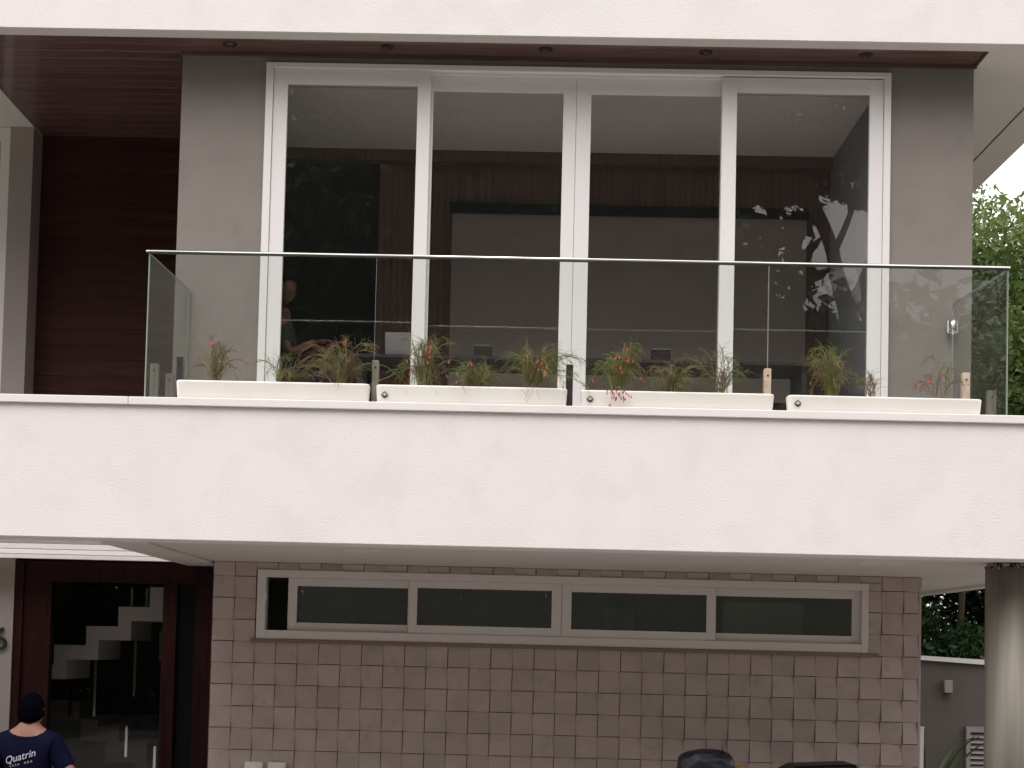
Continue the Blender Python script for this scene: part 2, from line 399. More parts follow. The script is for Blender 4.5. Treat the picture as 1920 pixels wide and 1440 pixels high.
# ------------------------------------------------------------------ ground floor: tiled wall
YT = 12.55
WX0, WX1, WZ0, WZ1 = -2.153, 3.103, .030, .627
tw = part('tiled_wall', house)
bm = bm_new()
box(bm, -2.545, WX0, YT+.006, YT+.30, G0, .691); box(bm, WX1, 3.535, YT+.006, YT+.30, G0, .691)
box(bm, WX0, WX1, YT+.006, YT+.30, WZ1, .691); box(bm, WX0, WX1, YT+.006, YT+.30, G0, WZ0-.03)
obj('backing', bm, M['grout'], tw)
bx('corner_strip', (3.5355, 3.556, YT-.012, YT+.30, G0, .690), M['tile'], tw)
PX, PZ = .1855, .1862
def tile_verts(w_, h_, kind, sd):
    r = random.Random(sd)
    j = lambda a: a+r.uniform(-.0025, .0025)
    if kind: a, b, c = j(.032), j(.017), j(.014); d = dict(LL=a, LR=b, UL=c, UR=b+c-a)
    else: a, b, c = j(.002), j(.011), j(.013); d = dict(LL=a, LR=b, UL=c, UR=b+c-a)
    return d
def tile_bm(bm, x0, x1, z0, z1, d, oy=YT):
    c = [(x0, z0, d['LL']), (x1, z0, d['LR']), (x1, z1, d['UR']), (x0, z1, d['UL'])]
    b = [bm.verts.new((x, oy+.005, z)) for x, z, _ in c]
    f = [bm.verts.new((x, oy-t, z)) for x, z, t in c]
    ins = .0022
    cx, cz = (x0+x1)/2, (z0+z1)/2
    f2 = [bm.verts.new((x+(ins if x < cx else -ins), oy-t-.0018, z+(ins if z < cz else -ins))) for x, z, t in c]
    for i in range(4):
        k = (i+1) % 4
        bm.faces.new((b[i], b[k], f[k], f[i])); bm.faces.new((f[i], f[k], f2[k], f2[i]))
    bm.faces.new(f2)
tile_cache = {}
stuff = bm_new()
for c in range(33):
    for r_ in range(16):
        kd = (c+r_) % 2
        x0 = -2.536+c*PX+(.0052 if kd else .0006); x1 = -2.536+(c+1)*PX-.0006
        z1 = .749-r_*PZ-.0006; z0 = .749-(r_+1)*PZ+(.0052 if kd else .0006)
        x1 = min(x1, 3.533); z1 = min(z1, .6885); z0 = max(z0, G0)
        if z1-z0 < .02 or x1-x0 < .02: continue
        if x1 > WX0 and x0 < WX1 and z1 > WZ0-.028 and z0 < WZ1:      # meets the window
            if z1 > WZ1+.015:
                if x1 > WX1+.02:      # corner cell: a second piece fills in beside the frame
                    bm = bm_new(); tile_bm(bm, WX1+.002, x1, z0, WZ1+.0005, tile_verts(0, 0, 0, 5), YT)
                    obj('tile', bm, M['tile'], tw)
                z0 = max(z0, WZ1+.002)
            elif z0 < WZ0-.045: z1 = WZ0-.031
            elif x0 < WX0-.02: x1 = WX0-.002
            elif x1 > WX1+.02: x0 = WX1+.002
            else: continue
        if z1-z0 < .012 or x1-x0 < .012: continue
        if r_ >= 10:
            tile_bm(stuff, x0, x1, z0, z1, tile_verts(0, 0, kd, c*31+r_)); continue
        key = (kd, round(x1-x0, 4), round(z1-z0, 4), random.randint(0, 3))
        if key not in tile_cache:
            bm = bm_new(); tile_bm(bm, 0, x1-x0, 0, z1-z0, tile_verts(0, 0, kd, hash(key[1:]) % 9999+key[3]), 0)
            bmesh.ops.recalc_face_normals(bm, faces=bm.faces)
            me = bpy.data.meshes.new('tile'); bm.to_mesh(me); bm.free(); me.materials.append(M['tile']); tile_cache[key] = me
        o = bpy.data.objects.new('tile', tile_cache[key]); col.objects.link(o); o.parent = tw; o.location = (x0, YT-12, z0+E)
obj('lower_tiles', stuff, M['tile'], tw, kind='stuff')
# long strip window
win = part('strip_window', house)
bm = bm_new()
box(bm, WX0, -2.078, YT-.03, YT+.10, WZ0, WZ1, .003); box(bm, 3.045, WX1, YT-.03, YT+.10, WZ0, WZ1, .003)
box(bm, -2.078, 3.045, YT-.028, YT+.10, .563, WZ1, .003); box(bm, -2.078, 3.045, YT-.028, YT+.10, WZ0, .106, .003)
obj('frame', bm, M['low_frame'], win)
leaf(-1.893, -.78, .1065, .5625, -1.815, -.853, .177, .494, YT+.03, YT+.07, M['low_frame'], M['low_pane'], win)
leaf(-.84, .4735, .1065, .5625, -.770, .390, .179, .500, YT-.014, YT+.026, M['low_frame'], M['low_pane'], win)
leaf(.4765, 1.795, .1065, .5625, .560, 1.720, .175, .496, YT-.014, YT+.026, M['low_frame'], M['low_pane'], win)
leaf(1.73, 3.044, .1065, .5625, 1.807, 2.975, .173, .493, YT+.03, YT+.07, M['low_frame'], M['low_pane'], win)
bx('handle', (-2.082, -2.070, YT-.036, YT-.029, .36, .42), M['white_plastic'], win)
bx('sill', (-2.20, 3.19, YT-.045, YT+.10, -.002, WZ0-.001), M['sill'], win, bevel=.002)
# room behind the strip window
bm = bm_new()
box(bm, -2.5, 3.5, 14.8, 14.9, -.9, .68); box(bm, -2.5, 3.5, 12.86, 14.8, .60, .68)
box(bm, 3.4, 3.5, 12.86, 14.8, -.9, .60); box(bm, -2.5, -2.4, 12.86, 14.8, -.9, .60); box(bm, -2.5, 3.5, 12.86, 14.8, -1.0, -.9)
obj('back_room', bm, M['low_room'], house)
bx('room_partition', (1.98, 2.70, 13.3, 13.4, -.9, .47), M['soffit'], house)
bm = bm_new(); box(bm, .95, 1.24, 14.2, 14.4, -.8, .42); obj('room_pillar', bm, M['soffit'], house)

# ------------------------------------------------------------------ entrance
YD = 13.2
ent = part('entrance_door', house)
bm = bm_new()
box(bm, -4.478, -4.40, YD-.03, YD+.12, G0, .688, .004)
box(bm, -4.398, -2.669, YD, YD+.10, .508, .688)
box(bm, -4.398, -4.150, YD, YD+.10, G0, .508); box(bm, -2.827, -2.669, YD-.004, YD+.10, G0, .5065)
obj('frame', bm, M['wood_door'], ent)
bm = bm_new(); box(bm, -3.118, -2.990, YD-.03, YD+.06, G0, .5075, .004); obj('stile', bm, M['wood_door'], ent)
bx('pane', (-4.148, -3.120, YD+.03, YD+.038, G0, .5065), M['door_pane'], ent)
bx('sidelight', (-2.988, -2.829, YD+.03, YD+.038, G0, .5065), M['black'], ent)
bm = bm_new(); tube(bm, [(-3.06, YD-.09, -1.75), (-3.06, YD-.09, -1.22)], .014, 10)
for z in (-1.7, -1.27): tube(bm, [(-3.06, YD-.09, z), (-3.06, YD-.03, z)], .008, 8)
obj('handle', bm, M['chrome'], ent)
bx('entrance_wall', (-9, -4.479, YD-.04, YD+.20, G0, 1.10), M['grey_wall'], house)
bx('entrance_return', (-2.66, -2.50, YD+.12, YD+.30, G0, .690), M['grey_wall'], house)
bm = bm_new(); box(bm, -5.5, -2.7, 15.6, 15.7, G0, .66); box(bm, -5.5, -5.4, 13.45, 15.6, G0, .66); box(bm, -2.7, -2.6, 13.45, 15.6, G0, .66); box(bm, -5.5, -2.6, 13.32, 15.7, .6605, .69)
obj('hall_walls', bm, M['room_dark'], house)
num = thing('house_number', 'dark metal house number six on the grey wall left of the entrance door', 'house number', (-4.585, YD-.045, -.02))
me = text_mesh('6', .30, .010)
for v in me.vertices:
    x, y, z = v.co; v.co = (x, -z, y)
me.transform(Matrix.Translation((0, -.012, -.02)))
finish('numeral', me, M['darkmetal'], num)

# folded-plate staircase inside
st = thing('staircase', 'grey zigzag concrete staircase seen through the dark entrance glass', 'staircase', (-3.7, 14.3, G0))
zz = [(-3.419, .497), (-3.278, .500), (-3.278, .176), (-3.590, .172), (-3.590, -.016), (-3.897, -.018), (-3.897, -.210), (-4.199, -.213), (-4.199, -.402), (-4.36, -.404), (-4.36, -.270), (-4.322, -.270), (-4.322, -.074), (-4.020, -.073), (-4.020, .113), (-3.716, .115), (-3.716, .305), (-3.419, .307)]
bm = bm_new(); prism(bm, zz, 13.9, 14.7); obj('upper_flight', bm, M['stair'], st)
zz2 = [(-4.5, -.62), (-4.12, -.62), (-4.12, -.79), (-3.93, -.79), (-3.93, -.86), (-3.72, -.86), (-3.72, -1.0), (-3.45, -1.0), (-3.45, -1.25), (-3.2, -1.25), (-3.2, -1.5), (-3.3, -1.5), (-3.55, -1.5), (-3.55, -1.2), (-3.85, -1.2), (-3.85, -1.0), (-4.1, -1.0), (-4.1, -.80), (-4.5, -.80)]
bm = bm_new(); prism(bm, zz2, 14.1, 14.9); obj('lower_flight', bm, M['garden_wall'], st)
for x, z0, z1 in ((-3.60, .31, .50), (-3.457, .31, .50), (-3.548, -.55, -.03), (-3.926, -.75, -.22), (-3.31, -.20, .08), (-3.607, -1.13, -.84), (-3.33, -1.4, -1.02), (-4.162, -.76, -.47)):
    bx('baluster', (x-.012, x+.012, 13.93, 13.95, z0, z1), M['chrome'], st)

# wall outlets
for k, x in enumerate((-2.209, -2.011)):
    t = thing('wall_outlet', ('left' if k == 0 else 'right')+' one of two pale square switch boxes low on the tiled wall near the entrance', 'switch box', (x+.077, YT-.03, -1.10), 'switch boxes on the tiled wall')
    bx('box', (x, x+.154, YT-.055, YT-.022, -1.18, -1.027), M['white_plastic'], t, bevel=.006)
    bx('rocker', (x+.045, x+.11, YT-.061, YT-.0555, -1.15, -1.06), M['frame'], t, bevel=.001)

# ------------------------------------------------------------------ glass balustrade
YG = 10.17
bal = thing('balustrade', 'frameless glass balcony balustrade with thin polished top rail', 'railing', (0.43, YG, 1.678))
def glass_poly(bm, pts, a, b, axis='y'): prism(bm, pts, a, b, axis)
gx = [-2.585, -.972, 1.792, 3.459]
for i in range(3):
    a, b = gx[i]+.002, gx[i+1]-.003
    g = bx('glass_panel', (a, b, YG-.005, YG+.005, 1.695, 2.735), M['rail_glass'], bal)
    bm = bm_new()
    box(bm, b+.0002, b+.0022, YG-.005, YG+.005, 1.695, 2.735)
    obj('polished_edge', bm, M['edge_glass'], g)
def side_panel(xa, ya, xb, yb, cut):
    d = Vector((xb-xa, yb-ya, 0)); L_ = d.length; d.normalize(); n_ = Vector((-d.y, d.x, 0))
    pts = [(0, 1.695), (L_, 1.695), (L_, 2.735-cut)]
    if cut:
        for k in range(1, 7):
            a = k/7*math.pi/2; pts.append((L_-cut+cut*math.cos(a), 2.735-cut+cut*math.sin(a)))
    pts += [(L_-cut, 2.735)] if cut else [(L_, 2.735)]
    pts.append((0, 2.735))
    def mk(off, q):
        bm = bm_new(); A = []; B = []
        for s, z in q:
            p = Vector((xa, ya, 0))+d*s
            A.append(bm.verts.new((p.x-n_.x*off, p.y-n_.y*off, z))); B.append(bm.verts.new((p.x+n_.x*off, p.y+n_.y*off, z)))
        bm.faces.new(A); bm.faces.new(B[::-1])
        for i in range(len(A)): bm.faces.new((A[i], B[i], B[(i+1) % len(A)], A[(i+1) % len(A)]))
        return bm
    g = obj('glass_panel', mk(.005, pts), M['rail_glass'], bal)
    bm = bm_new()
    for (s0, z0), (s1, z1) in zip(pts[1:], pts[2:]):
        p = Vector((xa, ya, 0))+d*s0; q = Vector((xa, ya, 0))+d*s1
        tube(bm, [(p.x, p.y, z0), (q.x, q.y, z1)], .0055, 4)
    tube(bm, [(xa, ya, 1.695), (xa, ya, 2.735)], .0055, 4)
    obj('polished_edge', bm, M['edge_glass'], g)
side_panel(-2.590, YG+.012, -2.535, YW-.012, 0)
side_panel(3.466, YG+.012, 3.385, YW-.06, .06)
bm = bm_new(); tube(bm, [(-2.612, YG, 2.751), (3.478, YG, 2.751)], .0095, 14); obj('top_rail', bm, M['chrome'], bal)
bx('rail_shade_strip', (-2.600, 3.466, YG-.008, YG+.008, 2.7325, 2.7425), M['darkmetal'], bal)  # dark strip painted in for the dark lower side of the polished rail
def spigot(x, y, m, rot=False, z1=1.998):
    s = bpy.data.objects
    bm = bm_new(); a, b = (.024, .030)
    if rot: a, b = b, a
    box(bm, x-a, x+a, y-b, y+b, 1.69, z1, .003); box(bm, x-.045, x+.045, y-.045, y+.045, 1.678, 1.6895, .002)
    o = obj('spigot', bm, m, bal)
    bm = bm_new(); tube(bm, [(x, y-b-.004, z1-.05), (x, y-b, z1-.05)], .007, 10); obj('bolt', bm, M['darkmetal'], o)
    return o
spigot(-2.343, YG, M['spigot_dark']); spigot(.405, YG, M['spigot_dark'])
spigot(1.790, YG, M['spigot_warm'])['label'] = 'clamp post with a tan reflection painted into its colour'
spigot(3.172, YG, M['spigot_warm']); spigot(-.96, YG, M['brushed'])
spigot(-2.583, 10.42, M['brushed'], True, 1.99); spigot(-2.56, 10.80, M['brushed'], True, 1.99)
spigot(3.445, 10.45, M['brushed'], True, 1.93); spigot(3.42, 10.85, M['brushed'], True, 1.93)
bm = bm_new()
hx, hy = 3.385, YW-.045
for s in (-1, 1):
    box(bm, hx+s*.025-.014, hx+s*.025+.014, hy-.022, hy+.016, 2.505, 2.605, .003)
    for z in (2.525, 2.585): tube(bm, [(hx+s*.025, hy-.032, z), (hx+s*.025, hy-.02, z)], .009, 10)
tube(bm, [(hx, hy-.018, 2.49), (hx, hy-.018, 2.62)], .010, 10)
obj('hinge', bm, M['chrome'], bal)

# ------------------------------------------------------------------ planters on the coping
def planter(x0, x1, ztop, label, logo, skew=0):
    cx = (x0+x1)/2
    t = thing('planter', label, 'planter', (cx, 10.055, 1.678), 'cream troughs along the balcony edge')
    L_ = (x1-x0)/2
    bm = bm_new()
    # rounded-rectangle rings going up, flaring outwards
    def ring(hx, hy, z, r=.035, n=5):
        out = []
        for sx, sy, a0 in ((1, 1, 0), (-1, 1, 90), (-1, -1, 180), (1, -1, 270)):
            for k in range(n+1):
                a = math.radians(a0+90*k/n); out.append(bm.verts.new((cx+sx*(hx-r)+r*math.cos(a), 10.072+sy*(hy-r)+r*math.sin(a), z)))
        return out
    H = ztop-1.679
    prof = [(L_-.009, .045, 0), (L_-.006, .051, .25*H), (L_-.003, .055, .6*H), (L_-.001, .058, .88*H), (L_-.001, .059, .95*H), (L_-.006, .055, H), (L_-.014, .047, H), (L_-.018, .044, .85*H), (L_-.020, .043, .70*H)]
    R = [ring(a, b, 1.679+z) for a, b, z in prof]
    for A, B in zip(R, R[1:]):
        for k in range(len(A)):
            f = bm.faces.new((A[k], A[(k+1) % len(A)], B[(k+1) % len(A)], B[k])); f.smooth = True
    bm.faces.new(R[0][::-1])
    obj('trough', bm, M['planter'], t)
    bm = bm_new(); ring_ = []
    for sx, sy in ((1, 1), (-1, 1), (-1, -1), (1, -1)): ring_.append(bm.verts.new((cx+sx*(L_-.024), 10.072+sy*.043, ztop-.03)))
    bm.faces.new(ring_); obj('soil', bm, M['planter_in'], t)
    if logo is not None:
        s = .0265; z = 1.678+.055
        yb = 10.072-.0525
        bm = bm_new(); c = [(s, 0), (0, s), (-s, 0), (0, -s)]
        prism(bm, [(logo+a, z+b) for a, b in c], yb-.008, yb-.0045)
        bmesh.ops.bevel(bm, geom=[e for e in bm.edges if abs((e.verts[0].co-e.verts[1].co).y) > .001], offset=.004, segments=2, affect='EDGES')
        lg = obj('logo', bm, M['logo_dark'], t)
        bm = bm_new()
        box(bm, logo-.016, logo+.016, yb-.0092, yb-.0082, z-.003, z+.004)
        box(bm, logo-.009, logo+.009, yb-.0092, yb-.0082, z+.006, z+.010); box(bm, logo-.006, logo+.006, yb-.0092, yb-.0082, z+.010, z+.014)
        box(bm, logo-.004, logo+.004, yb-.0092, yb-.0082, z-.009, z-.005)
        obj('emblem', bm, M['logo_light'], lg)
    if skew:
        t.rotation_euler.z = skew
    return t
planter(-2.338, -.986, 1.808, 'leftmost cream trough planter on the balcony edge, without a dark diamond emblem', None)
planter(-.942, .388, 1.805, 'cream trough planter with dark diamond emblem, second from left, left of the dark glass clamp', -.878)
planter(.480, 1.818, 1.797, 'cream trough planter with dark diamond emblem and a red flower sprig hanging over its front', .545)
planter(1.908, 3.248, 1.792, 'rightmost cream trough planter with dark diamond emblem, under the right grey wall', 1.975, .012)

# coral plants
def coral(x, h, n, spread, label, dry=.2, nf=6, seed=0, y=10.07, hang=0, lean=0):
    r = random.Random(seed)
    t = thing('coral_plant', label, 'plant', (x, y, 1.76), 'wispy coral plants in the balcony planters')
    st_, dr, fl = bm_new(), bm_new(), bm_new()
    for i in range(int(n*.62)):
        a = r.uniform(0, 2*math.pi); s = spread*1.25*r.uniform(.15, 1)*(1 if r.random() < .8 else 1.4); hh = h*r.uniform(.45, 1.12)
        dx, dy = math.cos(a)*s+lean*hh, math.sin(a)*s*.45
        x0, y0 = x+r.uniform(-.035, .035), y+r.uniform(-.02, .02)
        pts = []; droop = r.uniform(.3, 1.5)*hh*(.7 if r.random() < .6 else 1.7); K = 9
        for k in range(K+1):
            u = k/K
            pts.append(Vector((x0+dx*u**1.3+r.uniform(-.003, .003), y0+dy*u**1.3, 1.765+hh*math.sin(min(1.9, u*1.75))*1.0-droop*max(0, u-.45)**1.6)))
        b = dr if r.random() < dry else st_
        tube(b, pts, .0032, 3, .0014, cap=False)
        for k in range(2, K+1):          # whorled thread-like branchlets
            for q in range(r.randint(1, 4)):
                p = pts[k].lerp(pts[k-1], r.random()); L_ = r.uniform(.04, .12)*(1.1-k/K*.4)
                d = ((pts[k]-pts[k-1]).normalized()*1.1+Vector((r.uniform(-1, 1), r.uniform(-.6, .6), r.uniform(-.4, .7)))).normalized()
                e = p+d*L_*.6; e2 = e+Vector((d.x, d.y, d.z-.7)).normalized()*L_*.5
                tube(b, [p, e, e2], .0015, 3, .0008, cap=False)
        if i < nf:
            for q in range(r.randint(1, 3)):
                p = pts[r.randint(6, K)]; d = Vector((r.uniform(-.5, .5), -.3, -1)).normalized()
                s0 = p+Vector((r.uniform(-.012, .012), 0, -.004))
                tube(fl, [s0, s0+d*.014, s0+d*.026], .0030, 5, .0070, cap=False)
    for i in range(hang):      # sprigs spilling over the front of the trough
        xx = x+r.uniform(-.07, .07); d = r.uniform(.05, .125)
        pts = [Vector((xx, y-.01, 1.79)), Vector((xx+r.uniform(-.01, .01), 9.992, 1.825)), Vector((xx+r.uniform(-.03, .03), 9.975, 1.815-d*.5)), Vector((xx+r.uniform(-.05, .05), 9.985, 1.81-d))]
        tube(dr, pts, .0014, 3, .0007, cap=False)
        if seed == 7:
            for p in pts[2:]:
                for q in range(2):
                    s0 = p+Vector((r.uniform(-.012, .012), -.004, r.uniform(-.01, .02))); tube(fl, [s0, s0+Vector((r.uniform(-.008, .008), 0, -.02))], .002, 5, .0045, cap=False)
    if len(st_.verts): obj('stems', st_, M['stem'], t, recalc=False)
    if len(dr.verts): obj('dry_stems', dr, M['stem_dry'], t, recalc=False)
    if len(fl.verts): obj('flowers', fl, M['flower'], t, 'stuff', recalc=False)
    else: fl.free()
    return t
coral(-2.07, .38, 30, .20, 'tall faint green coral plant at the left end of the leftmost planter', .3, 2, 1)
coral(-1.62, .24, 26, .20, 'low arching coral plant in front of the left white door jamb', .4, 0, 2, lean=.6)
coral(-1.20, .34, 60, .30, 'broad bushy brownish coral plant near the right end of the leftmost planter', .5, 5, 3)
coral(-.62, .42, 60, .19, 'tall dense coral plant with red flowers before the second white door stile', .15, 10, 4, lean=.1)
coral(-.22, .21, 40, .17, 'short spiky coral plant with an orange bloom in the middle of the second planter', .2, 4, 5)
coral(.14, .36, 70, .28, 'bushy coral plant with red blooms just left of the dark glass clamp', .2, 7, 6, hang=6, lean=.25)
coral(.74, .40, 56, .19, 'tall coral plant whose red flower sprig hangs over the third planter', .1, 12, 7, hang=8, lean=.1)
coral(1.10, .24, 40, .22, 'low coral plant without flowers in the middle of the third planter', .3, 0, 8)
coral(1.46, .36, 30, .20, 'thin twiggy coral plant before the white door stile in the third planter', .35, 0, 9)
coral(2.22, .40, 56, .19, 'tall green coral plant with few orange flowers in the rightmost planter', .1, 4, 10, lean=-.05)
coral(2.49, .22, 12, .08, 'small bare twiggy coral plant before the rightmost white door jamb', .5, 0, 11)
coral(2.96, .34, 14, .15, 'sparse thin coral plant at the right end of the rightmost planter', .4, 2, 12)
# one long loose stem arching over the gap between the first two planters
bm = bm_new()
tube(bm, [(-1.12, 10.05, 1.90), (-1.05, 10.03, 1.94), (-.96, 10.02, 1.955), (-.87, 10.02, 1.93), (-.78, 10.03, 1.86), (-.72, 10.05, 1.80)], .0028, 4, .0016)
tube(bm, [(-1.0, 10.04, 1.80), (-.86, 10.03, 1.86), (-.74, 10.03, 1.92), (-.64, 10.04, 1.965)], .0028, 4, .0014)
t = thing('arching_stem', 'long loose yellow stems crossing above the gap between the two left planters', 'plant', (-1.0, 10.05, 1.76))
obj('stems', bm, M['stem'], t)

# ------------------------------------------------------------------ steel column
colm = thing('steel_column', 'brushed steel pipe column under the right end of the balcony slab', 'column', (3.605, 10.48, G0))
bm = bm_new(); tube(bm, [(3.605, 10.48, G0), (3.605, 10.48, .655)], .172, 48)
obj('pipe', bm, M['brushed'], colm)
bm = bm_new(); tube(bm, [(3.605, 10.48, G0), (3.605, 10.48, G0+.015)], .24, 32); obj('base_plate', bm, M['brushed'], colm)
bm = bm_new(); r = random.Random(5)
for k in range(70):
    a = r.uniform(0, 2*math.pi); s = r.uniform(.008, .022); c = Vector((3.605+.174*math.cos(a), 10.48+.174*math.sin(a), .655+r.uniform(-.012, .030)))
    vs = [bm.verts.new(c+Vector((r.uniform(-s, s), r.uniform(-s, s), r.uniform(-s, s)*.8))) for _ in range(4)]
    for f in ((0, 1, 2), (0, 2, 3), (0, 1, 3), (1, 2, 3)): bm.faces.new([vs[i] for i in f])
tube(bm, [(3.605, 10.48, .65), (3.605, 10.48, .688)], .150, 24)
obj('torn_wrapping', bm, mat('torn_foil', (.42, .40, .38), .3, .3, var=.5, vscale=40, dark=(.01, .01, .01), dscale=45, dthr=(.48, .52)), colm)

# ------------------------------------------------------------------ garden side on the right
gw = thing('garden_wall', 'dark grey garden wall with pale coping beside the house', 'wall', (6.3, 17.1, G0))
bm = bm_new()
prism(bm, [(3.6, G0), (10, G0), (10, -.26), (5.6, -.062), (4.79, -.020), (3.6, .03)], 17.02, 17.2); obj('wall', bm, M['garden_wall'], gw)
bm = bm_new(); prism(bm, [(3.6, .031), (4.79, -.019), (5.6, -.061), (10, -.259), (10, -.20), (5.6, -.003), (4.79, .031), (3.6, .075)], 16.97, 17.23); obj('coping', bm, M['soffit'], gw)
lamp = thing('wall_lamp', 'small white box lamp on the dark garden wall', 'wall lamp', (5.125, 17.0, -.40))
bx('housing', (5.078, 5.172, 16.93, 17.02, -.395, -.25), M['louvre_grey'], lamp, bevel=.006)
bx('light_slot', (5.09, 5.16, 16.94, 17.01, -.400, -.3955), M['logo_dark'], lamp)
lv = thing('louvre_door', 'grey louvred metal cabinet door against the garden wall behind the steel column', 'louvred door', (5.62, 17.0, G0))
bm = bm_new()
box(bm, 5.34, 5.385, 16.95, 17.015, -1.9, -.776); box(bm, 5.86, 5.91, 16.95, 17.015, -1.9, -.776); box(bm, 5.385, 5.86, 16.95, 17.015, -.84, -.777)
box(bm, 5.385, 5.86, 16.95, 17.015, -1.9, -1.84)
obj('frame', bm, M['louvre_grey'], lv)
for k in range(16):
    z = -.875-k*.060
    bm = bm_new(); prism(bm, [(16.955, z-.030), (16.965, z-.033), (17.012, z+.012), (17.002, z+.015)], 5.386, 5.859, 'x'); obj('slat', bm, M['louvre_grey'], lv)
gp = thing('gate_post', 'narrow white post beside the end of the tiled wall', 'post', (3.585, 12.7, G0))
bx('post', (3.562, 3.605, 12.60, 12.66, G0, -.60), M['frame'], gp, bevel=.004)
bx('post_cap', (3.558, 3.609, 12.596, 12.664, -.5995, -.588), M['frame'], gp)

def strap_plant(x, y, z0, h, n, label, seed):
    r = random.Random(seed); t = thing('strap_leaf_plant', label, 'plant', (x, y, z0))
    for i in range(n):
        a = r.uniform(0, 2*math.pi); hh = h*r.uniform(.55, 1.05); s = h*r.uniform(.15, .5); wd = r.uniform(.03, .05)
        bm = bm_new(); prev = None; K = 8; px = -math.sin(a); py = math.cos(a)
        for k in range(K+1):
            u = k/K; c = Vector((x+math.cos(a)*s*u**1.4, y+math.sin(a)*s*u**1.4, z0+hh*(u-.28*u**3)))
            wv = wd*math.sin(math.pi*min(1, .12+u*.88))**.7
            A = bm.verts.new(c+Vector((px*wv, py*wv, .012))); Mv = bm.verts.new(c); B = bm.verts.new(c-Vector((px*wv, py*wv, -.012)))
            if prev: bm.faces.new((prev[0], prev[1], Mv, A)); bm.faces.new((prev[1], prev[2], B, Mv))
            prev = (A, Mv, B)
        obj('leaf', bm, M['strap'], t, recalc=False)
    return t
strap_plant(4.12, 14.6, G0, 1.8, 24, 'dark strap-leaved shrub in the garden gap right of the tiled wall', 3)
strap_plant(4.55, 15.6, G0, 1.05, 12, 'smaller strap-leaved shrub behind the larger one by the garden wall', 4)

# ------------------------------------------------------------------ trees
def leaf_cloud(blobs, size, seed, hollow=.55):
    rg = np.random.default_rng(seed); V = []; 
    for (cx, cy, cz, rx, ry, rz, n) in blobs:
        u = rg.normal(size=(n, 3)); u /= np.linalg.norm(u, axis=1)[:, None]
        rad = hollow+(1-hollow)*rg.random(n)**.6
        # lumpy radius
        ph = rg.random(6)*6.28
        lump = 1+.10*np.sin(5*u[:, 0]+ph[0])*np.sin(4*u[:, 2]+ph[1])+.09*np.sin(9*u[:, 1]+ph[2])*np.sin(8*u[:, 2]+ph[3])+.07*np.sin(15*u[:, 0]+ph[4])
        P = np.array([cx, cy, cz])+u*(rad*lump)[:, None]*np.array([rx, ry, rz])
        V.append(P)
    P = np.concatenate(V); n = len(P)
    a = rg.normal(size=(n, 3)); a /= np.linalg.norm(a, axis=1)[:, None]
    b = rg.normal(size=(n, 3)); b -= (b*a).sum(1)[:, None]*a; b /= np.linalg.norm(b, axis=1)[:, None]
    s = size*(.6+.8*rg.random(n))[:, None]
    c = np.cross(a, b)*s*.12
    q = np.stack([P-a*s, P-b*s*.42+c, P+a*s, P+b*s*.42+c], 1).reshape(-1, 3)
    return q
def leaf_obj(name, q, m, parent=None, kind=None):
    s = np.array(shift_of(parent)); q = q-s
    n = len(q)//4; me = bpy.data.meshes.new(name)
    me.vertices.add(len(q)); me.vertices.foreach_set('co', q.astype(np.float32).ravel())
    me.loops.add(n*4); me.loops.foreach_set('vertex_index', np.arange(n*4, dtype=np.int32))
    me.polygons.add(n); me.polygons.foreach_set('loop_start', np.arange(0, n*4, 4, dtype=np.int32)); me.polygons.foreach_set('loop_total', np.full(n, 4, np.int32))
    me.update(calc_edges=True); me.materials.append(m)
    return finish(name, me, None, parent, kind)
def limbs(bm, base, top, r, kids, seed):
    rr = random.Random(seed); base, top = Vector(base), Vector(top)
    pts = [base.lerp(top, k/5)+Vector((rr.uniform(-1, 1), rr.uniform(-1, 1), 0))*(.25*r if 0 < k < 5 else 0) for k in range(6)]
    tube(bm, pts, r, 10, r*.6)
    for kx, ky, kz in kids:
        e = Vector((kx, ky, kz)); m1 = top.lerp(e, .4)+Vector((rr.uniform(-.25, .25), rr.uniform(-.25, .25), .15))
        tube(bm, [pts[-2], pts[-1], m1, top.lerp(e, .75)+Vector((rr.uniform(-.15, .15), 0, .1)), e], r*.42, 7, r*.08)
def clumpy(cx, cy, cz, R, nb, n, seed, br=(.28, .5), sq=.85):
    rr = random.Random(seed); B = [(cx, cy, cz, R*.62, R*.62, R*.55, n//5)]
    for i in range(nb):
        a = rr.uniform(0, 2*math.pi); e = math.asin(rr.uniform(-.75, 1)); s = R*rr.uniform(.55, .82); b = R*rr.uniform(*br)
        B.append((cx+math.cos(a)*math.cos(e)*s, cy+math.sin(a)*math.cos(e)*s, cz+math.sin(e)*s*sq, b, b, b*.75, int(n*.8/nb)))
    return B
def tree(label, x, y, cz, R, nb, n, size, seed, lm, trunk_r=.18, kids=5, group=None, cat='tree', extra=()):
    t = thing('leafy_tree', label, cat, (x, y, G0), group)
    bm = bm_new(); rr = random.Random(seed+1)
    limbs(bm, (x, y, G0), (x+.2, y, cz-R*.45), trunk_r, [(x+rr.uniform(-.6, .6)*R, y+rr.uniform(-.5, .5)*R, cz+rr.uniform(-.2, .6)*R) for _ in range(kids)], seed)
    obj('trunk', bm, M['bark'], t, recalc=False)
    leaf_obj('crown', leaf_cloud(clumpy(x, y, cz, R, nb, n, seed)+list(extra), size, seed), lm, t)
    return t
tree('bright green leafy tree rising behind the right corner of the upper floor', 5.75, 18.9, 3.40, 2.75, 42, 125000, .05, 11, M['leaf'], .055)
tree('bright green leafy tree further right behind the glass corner of the balcony', 8.9, 20.6, 2.9, 2.9, 32, 90000, .055, 12, M['leaf'])
